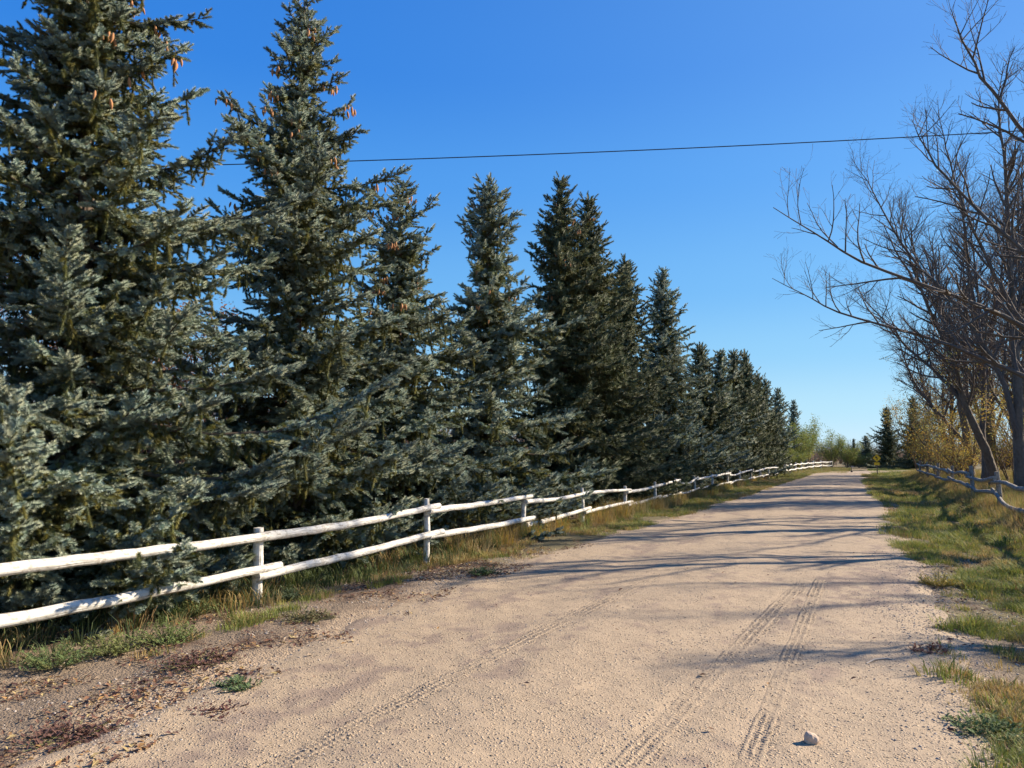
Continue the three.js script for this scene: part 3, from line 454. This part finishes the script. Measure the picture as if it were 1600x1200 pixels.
function shrub(name, label, x, s, H, R, seed, cols, { share = 1, size = 1.6, stems = 7, spread = 0.35, group, depth = 1 } = {}) {
  const rng = rngOf(seed), t = thing(name, label, 'shrub', x, -0.05, -s, group), mb = [new MB(), new MB()], tips = [];
  for (let k = 0; k < stems; k++) {
    const a = k / stems * 6.28 + rng(), r = R * (0.35 + rng() * 0.65), h = H * (0.65 + rng() * 0.35), pts = [V(0.1 * Math.cos(a), 0, 0.1 * Math.sin(a)), V(r * 0.35 * Math.cos(a), h * 0.4, r * 0.35 * Math.sin(a)), V(r * 0.75 * Math.cos(a + 0.2), h * 0.75, r * 0.75 * Math.sin(a + 0.2)), V(r * Math.cos(a), h, r * Math.sin(a))];
    mb[0].tube(pts, [0.035, 0.025, 0.015, 0.006], 5); growTwigs(mb, rng, pts, 0.03, 0.006, 0, { gap: [0.16, 0.16, 0.1], from: [0.15, 0.2, 0.2], len: [H * 0.3, H * 0.13, 0.2], r: [0.012, 0.006, 0.004], up: 0.6, depth }, tips);
  }
  add(new THREE.Mesh(mb[0].geo(), M.shrubWood), 'stems', t).userData.kind = 'stuff'; if (!mb[1].empty) add(new THREE.Mesh(mb[1].geo(), M.shrubWood), 'twigs', t).userData.kind = 'stuff';
  leaves(t, tips, rng, share, spread, size, cols); return t;
}
const bush = (label, x, s, H, R, seed, cols, o) => shrub('shrub', label, x, s, H, R, seed, cols, o);
{
  const y1 = bush('yellow-leaved shrub under the leaning bare tree, behind the grey fence', 4.6, 43, 3.6, 2.0, 81, YELLOW, { share: 0.8, size: 1.9, depth: 1, group: 'yellowing shrubs among the right trees' });
  const dup = (src, label, x, s, turn, sc, sy = sc) => { const t = src.clone(); t.name = numbered('shrub'); t.userData = { ...src.userData, label }; t.position.set(x, -0.05, -s); t.rotation.y = turn; t.scale.set(sc, sy, sc); scene.add(t); return t; };
  dup(y1, 'yellow-brown shrub left of the tree trunks, over the far end of the grey fence', 4.0, 50, 1.2, 1.05, 1.25);
  dup(y1, 'tall yellow-brown shrub just right of the road sign', 3.6, 58, 2.5, 1.1, 1.5);
  dup(y1, 'yellow shrub in the back row between the right-hand trunks', 8.0, 48, 3.9, 1.1, 1.1);
  dup(y1, 'yellow shrub at the right edge behind the trunks', 8.4, 37, 5.0, 1.0, 0.9);
  dup(y1, 'yellow-leaved shrub under the tall upright tree by the right edge', 6.2, 33, 0.6, 1.0, 1.0);
  dup(y1, 'sparse yellow shrub between the straight and the leaning trunk', 6.0, 39.5, 1.9, 0.9, 1.15);
  dup(y1, 'yellow shrub behind the far half of the grey fence', 5.6, 54, 4.4, 1.2, 1.3);
  dup(y1, 'low yellow shrub touching the grey fence where it starts', 4.3, 47, 2.9, 0.6, 0.55);
  const g1 = bush('light green bush at the far end, leftmost, under the lone spruce', -5.9, 84, 3.6, 2.4, 91, LIME, { size: 2.6, spread: 0.5, stems: 9, group: 'green bushes beyond the bend' });
  dup(g1, 'green bush at the far end, second from the left, the tallest', -5.6, 92, 0.9, 1.2, 1.35);
  dup(g1, 'dark grey-green bush at the far end with the white fence ending below it', -2.9, 90, 2.4, 0.95, 1.0);
  dup(g1, 'bright green bush at the far end nearest the sign', -1.3, 84, 4.4, 0.7, 0.72);
  dup(g1, 'small bright bush by the far fence posts', -5.3, 73, 3.3, 0.55, 0.5);
  dup(g1, 'low green bush right behind the end of the road', -0.2, 86, 5.3, 0.5, 0.42);
  const r1 = bush('russet-leaved shrub glimpsed behind the left-hand spruces, leftmost', -11.8, 5.0, 5.4, 2.6, 95, RUSSET, { size: 1.7, share: 1, stems: 10, group: 'russet shrubs behind the spruces' });
  dup(r1, 'russet-leaved shrub glimpsed between the two nearest spruces', -11.9, 8.6, 1.7, 1.0, 0.95);
  dup(r1, 'russet-leaved shrub glimpsed between the second and third spruce', -12.0, 12.4, 3.5, 0.95, 0.85);
  dup(r1, 'russet-leaved shrub glimpsed behind the fourth spruce', -12.2, 17.0, 4.6, 1, 0.85);
  // the brushy field edges far off on both sides
  const rng = rngOf(404), sc = new Scatter(), d = V(0, 0, 0);
  const brushTwig = (() => { const mb = new MB(), q = rngOf(31); for (let k = 0; k < 16; k++) { const a = q() * 6.28, l = 0.5 + q() * 0.9, r = 0.25 + q() * 0.5; mb.tube([V(q() * 0.2, 0, q() * 0.2), V(Math.cos(a) * r * 0.4, l * 0.6, Math.sin(a) * r * 0.4), V(Math.cos(a) * r, l * 1.2, Math.sin(a) * r)], [0.012, 0.008, 0.002], 3); } return mb.geo(); })();
  for (let k = 0; k < 8000; k++) { const far = rng(); let x, s; if (far < 0.25) { x = -13.5 - rng() * 22; s = -4 + rng() * 60; } else if (far < 0.62) { x = 12 + rng() * 16; s = 20 + rng() * 70; } else if (far < 0.84) { x = 30 + rng() * 60; s = 30 + rng() * 160; } else { x = -40 + rng() * 80; s = 100 + rng() * 60; } d.set((rng() - 0.5) * 0.3, 1, (rng() - 0.5) * 0.3).normalize(); const g = 0.7 + rng() * 0.6; sc.put(V(x, -0.1, -s), d, rng() * 6.28, 1 + rng() * 1.4, [0.26 * g, 0.18 * g, 0.115 * g]); }
  tag(add(sc.mesh(brushTwig, std({ color: lin(1, 1, 1) })), 'brush'), 'grey-brown leafless brush along the field edges beyond the trees', 'brush', null, 'stuff');
}

// ---------- grass, weeds, fallen leaves, stones ----------

function tuft(n, h, r, w, seed, lean = 0.5) {
  const rng = rngOf(seed), p = [];
  for (let k = 0; k < n; k++) {
    const a = rng() * 6.28, rr = r * Math.sqrt(rng()), x = Math.cos(a) * rr, z = Math.sin(a) * rr, b = a + (rng() - 0.5) * 2, L = h * (0.5 + rng() * 0.6), o = L * lean * (0.3 + rng()), cx = Math.cos(b), cz = Math.sin(b), wx = -cz * w / 2, wz = cx * w / 2;
    const mx = x + cx * o * 0.35, mz = z + cz * o * 0.35, my = L * 0.6, tx = x + cx * o, tz = z + cz * o, ty = L * (1 - 0.3 * lean * rng());
    p.push(x + wx, 0, z + wz, mx + wx * 0.8, my, mz + wz * 0.8, x - wx, 0, z - wz, x - wx, 0, z - wz, mx + wx * 0.8, my, mz + wz * 0.8, mx - wx * 0.8, my, mz - wz * 0.8, mx + wx * 0.8, my, mz + wz * 0.8, tx, ty, tz, mx - wx * 0.8, my, mz - wz * 0.8);
  }
  return triGeo(p);
}
const GREENS = [[0.25, 0.29, 0.06], [0.30, 0.32, 0.07], [0.38, 0.34, 0.085], [0.18, 0.23, 0.05]], STRAWS = [[0.50, 0.36, 0.13], [0.44, 0.30, 0.10], [0.55, 0.42, 0.19], [0.38, 0.24, 0.10]];
{
  const rng = rngOf(515), shortG = new Scatter(), tall = new Scatter(), straw = new Scatter(), up = V(0, 1, 0), d = V(0, 0, 0);
  const put = (sc, x, s, size, cols, sy) => { const c = cols[Math.floor(rng() * cols.length)], k = 0.8 + rng() * 0.4; d.set((rng() - 0.5) * 0.3, 1, (rng() - 0.5) * 0.3).normalize(); sc.put(V(x, hgt(x, s) - 0.01, -s), d, rng() * 6.28, size, [c[0] * k, c[1] * k, c[2] * k], sy ?? size); };
  const run = (s0, s1, x0, x1, perM2, f) => { const n = Math.round((s1 - s0) * (x1 - x0) * perM2); for (let k = 0; k < n; k++) f(lerp(x0, x1, rng()), lerp(s0, s1, rng())); };
  const right = (x, s, size) => { const r = XR(s), e = x - r, n = fbm(x * 0.9 + 3, s * 0.55, 4), n2 = fbm(x * 2.6 + 30, s * 2.6, 2); if (e < 0.02) return; const dens = sm(0.38, 0.56, n + 0.08 + 0.13 * (1 - sm(8, 11, s)) + 0.18 * sm(0.1, 1.6, e) + 0.06 * sm(8, 20, s) - 0.16 * (1 - sm(0, 0.35, e))) * sm(0.22, 0.42, n2); if (rng() > dens) return; const dry = fbm(x * 0.6 + 70, s * 0.5 + 5, 3); put(shortG, x, s, size * (0.6 + rng() * 0.6 + 0.7 * sm(0.5, 0.62, n2)), rng() < sm(0.5, 0.64, dry) * 0.75 + 0.1 ? STRAWS : GREENS); };
  run(3.5, 16, 0.3, 4.2, 330, (x, s) => right(x, s, 1)); run(16, 60, 0, 4.2, 110, (x, s) => right(x, s, 1.4));
  const left = (x, s, size) => { const e = XL(s) - x, n = fbm(x * 0.9 + 90, s * 0.6, 4), n2 = fbm(x * 3 + 5, s * 3, 2), f = fenceX(s); if (e < 0.05 || x < f - 0.6) return; const dens = sm(0.40, 0.58, n - 0.34 * (1 - sm(6.5, 12, s)) + 0.10 * sm(11, 16, s) + 0.14 * sm(0.3, 1.5, e)) * sm(0.2, 0.4, n2); if (rng() > dens) return; const dry = fbm(x * 0.7 + 17, s * 0.45, 3); put(shortG, x, s, size * (0.7 + rng() * 0.6), rng() < sm(0.44, 0.6, dry) * 0.6 + 0.2 ? STRAWS : GREENS); };
  run(3, 20, -7.2, -3.8, 200, (x, s) => left(x, s, 1)); run(20, 62, -6, -3, 120, (x, s) => left(x, s, 1.35));
  run(60, 84, -6, -1, 30, (x, s) => put(shortG, x, s, 1.8, rng() < 0.4 ? STRAWS : GREENS)); run(58, 80, 0.6, 4, 30, (x, s) => put(shortG, x, s, 1.8, GREENS));
  // taller stems along the fence lines
  run(11, 54, -6.6, -5.0, 75, (x, s) => { const f = fenceX(s), g = fbm(s * 0.5 + 2, x, 3), m = Math.exp(-(((x - f - 0.25) / 0.42) ** 2)); if (rng() < m * sm(0.34, 0.55, g + 0.1 * sm(14, 22, s))) put(straw, x, s, 0.7 + rng() * 0.45, rng() < 0.75 ? STRAWS.concat([[0.52, 0.33, 0.05]]) : GREENS); });
  run(6, 64, 2.1, 9, 36, (x, s) => { const m = sm(1.9, 3.3, x + (fbm(x + 8, s * 0.7, 3) - 0.45) * 2); if (rng() < m * 0.9) put(straw, x, s, (0.8 + rng() * 0.6) * lerp(0.3, 1, sm(2.0, 3.6, x)), rng() < 0.62 ? STRAWS : GREENS); });
  run(16, 64, 9, 22, 7, (x, s) => put(straw, x, s, 1.3 + rng() * 0.6, STRAWS));
  run(3.4, 12, -8.2, -5.3, 26, (x, s) => { const f = fenceX(s); if (x > f + 0.55 - rng() * 0.6) return; put(tall, x, s, 0.6 + rng() * 0.7, rng() < 0.2 ? STRAWS : [[0.11, 0.15, 0.04], [0.14, 0.17, 0.04], [0.09, 0.13, 0.045]]); });
  tag(add(shortG.mesh(tuft(24, 0.10, 0.075, 0.0055, 1, 0.75), M.grass), 'grass'), 'short green and yellowing grass on both verges', 'grass', null, 'stuff');
  tag(add(straw.mesh(tuft(26, 0.42, 0.11, 0.006, 2, 0.45), M.grass), 'tall_grass'), 'tall golden dry grass along the fences and in the field', 'grass', null, 'stuff');
  tag(add(tall.mesh(tuft(24, 0.26, 0.12, 0.009, 3, 0.7), M.grass), 'undergrowth_grass'), 'dark green grass and weeds under the nearest spruces', 'grass', null, 'stuff');

  // fallen leaves
  const fallen = new Scatter(), lg = triGeo([0, 0, -0.03, 0.016, 0.008, 0, 0, 0.002, 0.005, 0, 0, -0.03, 0, 0.002, 0.005, -0.016, 0.009, 0, 0.016, 0.008, 0, 0.004, 0.006, 0.034, 0, 0.002, 0.005, 0, 0.002, 0.005, 0.004, 0.006, 0.034, -0.016, 0.009, 0]);
  const LEAF = [[0.26, 0.13, 0.07], [0.17, 0.085, 0.05], [0.11, 0.05, 0.04], [0.20, 0.11, 0.07], [0.42, 0.24, 0.09], [0.13, 0.06, 0.045], [0.48, 0.36, 0.16], [0.40, 0.30, 0.20]];
  const leaf = (x, s, y, cols = LEAF) => { const c = cols[Math.floor(rng() * cols.length)], k = 0.8 + rng() * 0.4; d.set((rng() - 0.5) * 1.1, 1, (rng() - 0.5) * 1.1).normalize(); fallen.put(V(x, y + 0.006 + rng() * 0.012, -s), d, rng() * 6.28, 0.35 + 0.85 * rng() * rng(), [c[0] * k, c[1] * k, c[2] * k]); };
  run(2.5, 13, -8, -3.5, 900, (x, s) => { const e = XL(s) - x, n = fbm(x * 1.6 + 44, s * 1.6, 3); if (e > -0.15 && rng() < sm(0.36, 0.62, n + 0.06 * (1 - sm(0, 0.6, Math.abs(e - 0.7))))) leaf(x, s, e < 0.15 ? 0.02 : hgt(x, s)); });
  run(13, 40, -6.5, -3.7, 25, (x, s) => { if (XL(s) - x > 0.05) leaf(x, s, hgt(x, s) + 0.02); });
  run(3.5, 30, 0.3, 5, 300, (x, s) => { const n = fbm(x * 1.4 + 12, s * 1.4, 3); if (x > XR(s) && rng() < sm(0.32, 0.6, n)) leaf(x, s, hgt(x, s) + 0.02 * rng(), rng() < 0.35 ? [[0.55, 0.45, 0.22], [0.5, 0.42, 0.28]] : LEAF); });
  run(3, 22, -3.7, 0.3, 1.6, (x, s) => { const l = XL(s) - 0.45, r = XR(s) + 0.45; leaf(x, s, roadH(x, s, (x - l) / (r - l))); });
  tag(add(fallen.mesh(lg, M.dryLeaf), 'fallen_leaves'), 'scattered brown and yellow fallen leaves on the verges', 'leaves', null, 'stuff');

  // loose stones on and beside the road
  const peb = new Scatter(), pg = new THREE.IcosahedronGeometry(1, 1), pa = pg.attributes.position;
  for (let k = 0; k < pa.count; k++) { const x = pa.getX(k), y = pa.getY(k), z = pa.getZ(k), f = 0.75 + 0.5 * noise(x * 1.7 + 9, y * 1.7 + z * 2.3 + 9); pa.setXYZ(k, x * f * 1.15, y * f * 0.7, z * f * 0.9); } pg.computeVertexNormals();
  const stone = (x, s, y, r) => { const t = 0.24 + rng() * 0.26, w = rng() * 0.2; d.set((rng() - 0.5) * 0.7, 1, (rng() - 0.5) * 0.7).normalize(); peb.put(V(x, y + r * 0.15, -s), d, rng() * 6.28, r, [t * (1.12 + w * 0.3), t * 0.96, t * (0.8 - w * 0.4)]); };
  run(3, 14, -4.4, 0.9, 620, (x, s) => { const l = XL(s) - 0.45, r = XR(s) + 0.45, u = (x - l) / (r - l); if (u < 0 || u > 1) return; const n = fbm(x * 2.2 + 11, s * 0.9, 3), edge = 1 - sm(0.04, 0.2, Math.min(u, 1 - u)); if (rng() < 0.10 + 0.7 * sm(0.48, 0.62, n) + 0.5 * edge) stone(x, s, Math.max(roadH(x, s, u), hgt(x, s)), (0.0025 + 0.0045 * Math.pow(rng(), 3)) * (1 + 0.5 * edge)); });
  run(3, 12, -6.2, -3.9, 420, (x, s) => { if (XL(s) - x > 0.1 && rng() < sm(0.36, 0.56, fbm(x * 1.8, s * 1.8 + 60, 3))) stone(x, s, hgt(x, s), 0.004 + 0.010 * Math.pow(rng(), 3)); });
  run(3.5, 14, 0.4, 1.5, 320, (x, s) => { if (rng() < sm(0.40, 0.6, fbm(x * 1.8 + 9, s * 1.8 + 20, 3))) stone(x, s, hgt(x, s), 0.004 + 0.010 * Math.pow(rng(), 3)); });
  tag(add(peb.mesh(pg, M.pebble), 'loose_gravel'), 'loose gravel stones on the road and its shoulders', 'gravel', null, 'stuff');
  const big = new THREE.IcosahedronGeometry(0.036, 2), ba = big.attributes.position; for (let k = 0; k < ba.count; k++) { const x = ba.getX(k), y = ba.getY(k), z = ba.getZ(k), f = 0.8 + 0.5 * noise(x * 50 + 3, y * 50 + z * 60 + 5); ba.setXYZ(k, x * f, (y > 0 ? y * 1.3 : y) * f, z * f); } big.computeVertexNormals();
  const rock = tag(add(new THREE.Mesh(big, std({ color: lin(0.55, 0.41, 0.29) })), 'stone'), 'pale pointed stone lying on the near right of the road', 'stone'); { const l = XL(4.76) - 0.45, r = XR(4.76) + 0.45; rock.position.set(-0.31, roadH(-0.31, 4.72, (-0.31 - l) / (r - l)) + 0.016, -4.72); }
  const stick = tag(add(new THREE.Mesh(new MB().tube(toWorld([[-0.02, 0.035, 6.62], [0.04, 0.045, 6.74], [0.13, 0.04, 6.83], [0.17, 0.035, 6.82]]), [0.006, 0.007, 0.006, 0.003], 6, true).geo(), std({ color: lin(0.42, 0.36, 0.29) })), 'stick'), 'short pale stick on the right road shoulder', 'stick'); stick.position.y = -0.004;

  // single weeds standing in the open
  const leafBlade = (P, x, y, z, a, el, L, w) => { const c = Math.cos(a), q = Math.sin(a), e = Math.cos(el), f = Math.sin(el), mx = x + c * e * L * 0.5, mz = z + q * e * L * 0.5, my = y + f * L * 0.55, tx = x + c * e * L, tz = z + q * e * L, ty = y + f * L * 0.75; P.push(x, y, z, mx - q * w, my, mz + c * w, mx, my - w * 0.3, mz, x, y, z, mx, my - w * 0.3, mz, mx + q * w, my, mz - c * w, mx - q * w, my, mz + c * w, tx, ty, tz, mx, my - w * 0.3, mz, mx, my - w * 0.3, mz, tx, ty, tz, mx + q * w, my, mz - c * w); };
  function weed(label, x, s, R, h, col, n, seed) {
    const q = rngOf(seed), t = thing('weed_plant', label, 'weed', x, Math.max(hgt(x, s), Math.abs(x + 1.9) < 2.3 ? 0 : -1), -s), stems = new MB(), P = [];
    for (let k = 0; k < n; k++) { const a = q() * 6.28, r = R * Math.sqrt(q()), hh = h * (0.35 + q() * 0.65) * (1 - 0.5 * r / R), ex = Math.cos(a) * r, ez = Math.sin(a) * r; stems.tube([V(ex * 0.3, 0, ez * 0.3), V(ex * 0.75, hh * 0.6, ez * 0.75), V(ex, hh, ez)], [0.003, 0.0025, 0.0015], 3); for (let j = 0; j < 7; j++) { const u = 0.25 + 0.75 * j / 6; leafBlade(P, ex * (0.3 + 0.7 * u), hh * u, ez * (0.3 + 0.7 * u), q() * 6.28, 0.2 + q() * 0.6, 0.035 + q() * 0.03, 0.007 + q() * 0.004); } }
    add(new THREE.Mesh(stems.geo(), std({ color: lin(0.16, 0.17, 0.06) })), 'stems', t).userData.kind = 'stuff'; add(new THREE.Mesh(triGeo(P), leafy(...col, 0.3)), 'leaves', t).userData.kind = 'stuff';
  }
  weed('lone green weed at the left edge of the road in the foreground', -3.98, 4.2, 0.17, 0.10, [0.13, 0.19, 0.07], 46, 1);
  weed('broad green weed in the bottom right corner', 0.62, 5.4, 0.24, 0.13, [0.13, 0.18, 0.05], 70, 2);
  weed('reddish brown weed on the right shoulder above the stick', 0.46, 7.25, 0.17, 0.10, [0.26, 0.10, 0.055], 44, 3);
  weed('yellow-orange weed clump on the right verge', 0.80, 10.9, 0.26, 0.24, [0.42, 0.32, 0.05], 60, 4);
  weed('green weed beside the left road edge near the second fence post', -4.62, 9.3, 0.24, 0.14, [0.13, 0.18, 0.05], 60, 5);
  weed('green leafy weed at the foot of the nearest spruce, below the lower rail', -5.75, 5.2, 0.34, 0.26, [0.16, 0.21, 0.055], 90, 6);
  weed('bushy weed behind the lower rail, left of the nearest fence post', -6.55, 6.1, 0.4, 0.32, [0.15, 0.19, 0.06], 100, 16);
  weed('bushy weed between the two weeds under the lower rail on the left', -5.95, 4.75, 0.32, 0.2, [0.19, 0.21, 0.06], 80, 17);
  weed('dark trailing weed mat on the left road edge, below the lone green weed', -3.75, 3.75, 0.22, 0.035, [0.14, 0.055, 0.045], 50, 18);
  weed('dark russet weed mat on the left shoulder between weed and fence', -4.75, 4.6, 0.34, 0.05, [0.15, 0.07, 0.05], 60, 19);
  weed('brown-green weed on the left shoulder in front of the nearest fence post', -5.0, 6.2, 0.3, 0.09, [0.17, 0.15, 0.06], 60, 20);
  weed('leafy weed under the lower rail at the left edge of the photo', -6.0, 4.3, 0.34, 0.24, [0.12, 0.17, 0.05], 80, 7);
  weed('flat russet weed mat in the bottom left corner', -4.25, 3.15, 0.30, 0.05, [0.17, 0.085, 0.06], 60, 8);
  weed('dull green clump at the foot of the nearest fence post', -6.1, 7.2, 0.24, 0.2, [0.11, 0.15, 0.07], 60, 9);
}

// ---------- overhead wire, road sign, marker ----------
{
  const at = (t) => [-20.16 + t * 15.2, 8.96 + 0.261 * t + 0.231 * t * t, 12.21 + t * 6.82], ends = [-3, 1.85], pts = [];
  for (let k = 0; k <= 60; k++) pts.push(at(lerp(ends[0], ends[1], k / 60)));
  tag(add(new THREE.Mesh(new MB().tube(toWorld(pts), pts.map(() => 0.013), 6, true).geo(), M.cable), 'overhead_wire'), 'thin dark overhead wire crossing the sky behind the spruces', 'wire');
  ends.forEach((t, k) => {
    const [x, y, s] = at(t), p = thing('utility_pole', k ? 'wooden utility pole outside the frame on the right that holds the wire' : 'wooden utility pole outside the frame on the left that holds the wire', 'pole', x, 0, -s);
    const dx = 0.914, dz = -0.41, ox = dx * (k ? 0.13 : -0.13), oz = dz * (k ? 0.13 : -0.13);
    add(new THREE.Mesh(new MB().tube([V(ox, -0.5, oz), V(ox, y * 0.5, oz), V(ox, y + 0.5, oz)], [0.15, 0.13, 0.11], 10, true).geo(), M.post), 'shaft', p);
    add(new THREE.Mesh(new MB().tube([V(ox, y - 0.02, oz), V(ox * 0.4, y, oz * 0.4), V(0, y, 0)], [0.04, 0.045, 0.03], 8, true).geo(), M.steel), 'insulator', p);
  });
  const sx = 1.04, ss = 62, sg = thing('road_sign', 'small yellow diamond warning sign with black arrow beside the far end of the road', 'sign', sx, 0, -ss), yaw = 0;
  add(new THREE.Mesh(new THREE.BoxGeometry(0.07, 1.5, 0.07).translate(0, 0.55, -0.05), M.post), 'post', sg);
  const plate = (w, t) => new THREE.ExtrudeGeometry(new THREE.Shape([[-w, 0], [0, -w], [w, 0], [0, w]].map(([a, b]) => new THREE.Vector2(a, b))), { depth: t, bevelEnabled: false });
  add(new THREE.Mesh(plate(0.31, 0.006).translate(0, 1.15, -0.006), M.signBlack), 'border', sg); add(new THREE.Mesh(plate(0.285, 0.004).translate(0, 1.15, 0.001), M.signYellow), 'panel', sg);
  const arrow = new THREE.Shape([[-0.045, -0.13], [0.01, -0.13], [0.01, -0.01], [0.06, 0.03], [0.1, 0.0], [0.09, 0.12], [-0.03, 0.11], [0.01, 0.075], [-0.045, 0.03]].map(([a, b]) => new THREE.Vector2(-a, b)));
  add(new THREE.Mesh(new THREE.ExtrudeGeometry(arrow, { depth: 0.003, bevelEnabled: false }).translate(0, 1.15, 0.0075), M.signBlack), 'arrow', sg);
  add(new THREE.Mesh(new THREE.BoxGeometry(0.36, 0.2, 0.006).translate(0, 0.74, 0), M.signYellow), 'plate', sg); sg.rotation.y = yaw;
  const mk = thing('marker_post', 'small dark marker standing at the far end of the road', 'marker', -0.68, -0.02, -64);
  add(new THREE.Mesh(new MB().tube([V(0, -0.05, 0), V(0, 0.12, 0), V(0, 0.17, 0)], [0.09, 0.085, 0.05], 10, true).geo(), M.signBlack), 'base', mk); add(new THREE.Mesh(new MB().tube([V(0, 0.15, 0), V(0, 0.35, 0), V(0, 0.52, 0)], [0.03, 0.03, 0.03], 8, true).geo(), M.post), 'stem', mk); add(new THREE.Mesh(new THREE.BoxGeometry(0.14, 0.12, 0.02).translate(0.06, 0.5, 0.04), M.steel), 'reflector', mk);
}
scene.traverse((o) => { if (o.isMesh) o.castShadow = o.receiveShadow = true; });
renderer.render(scene, camera);
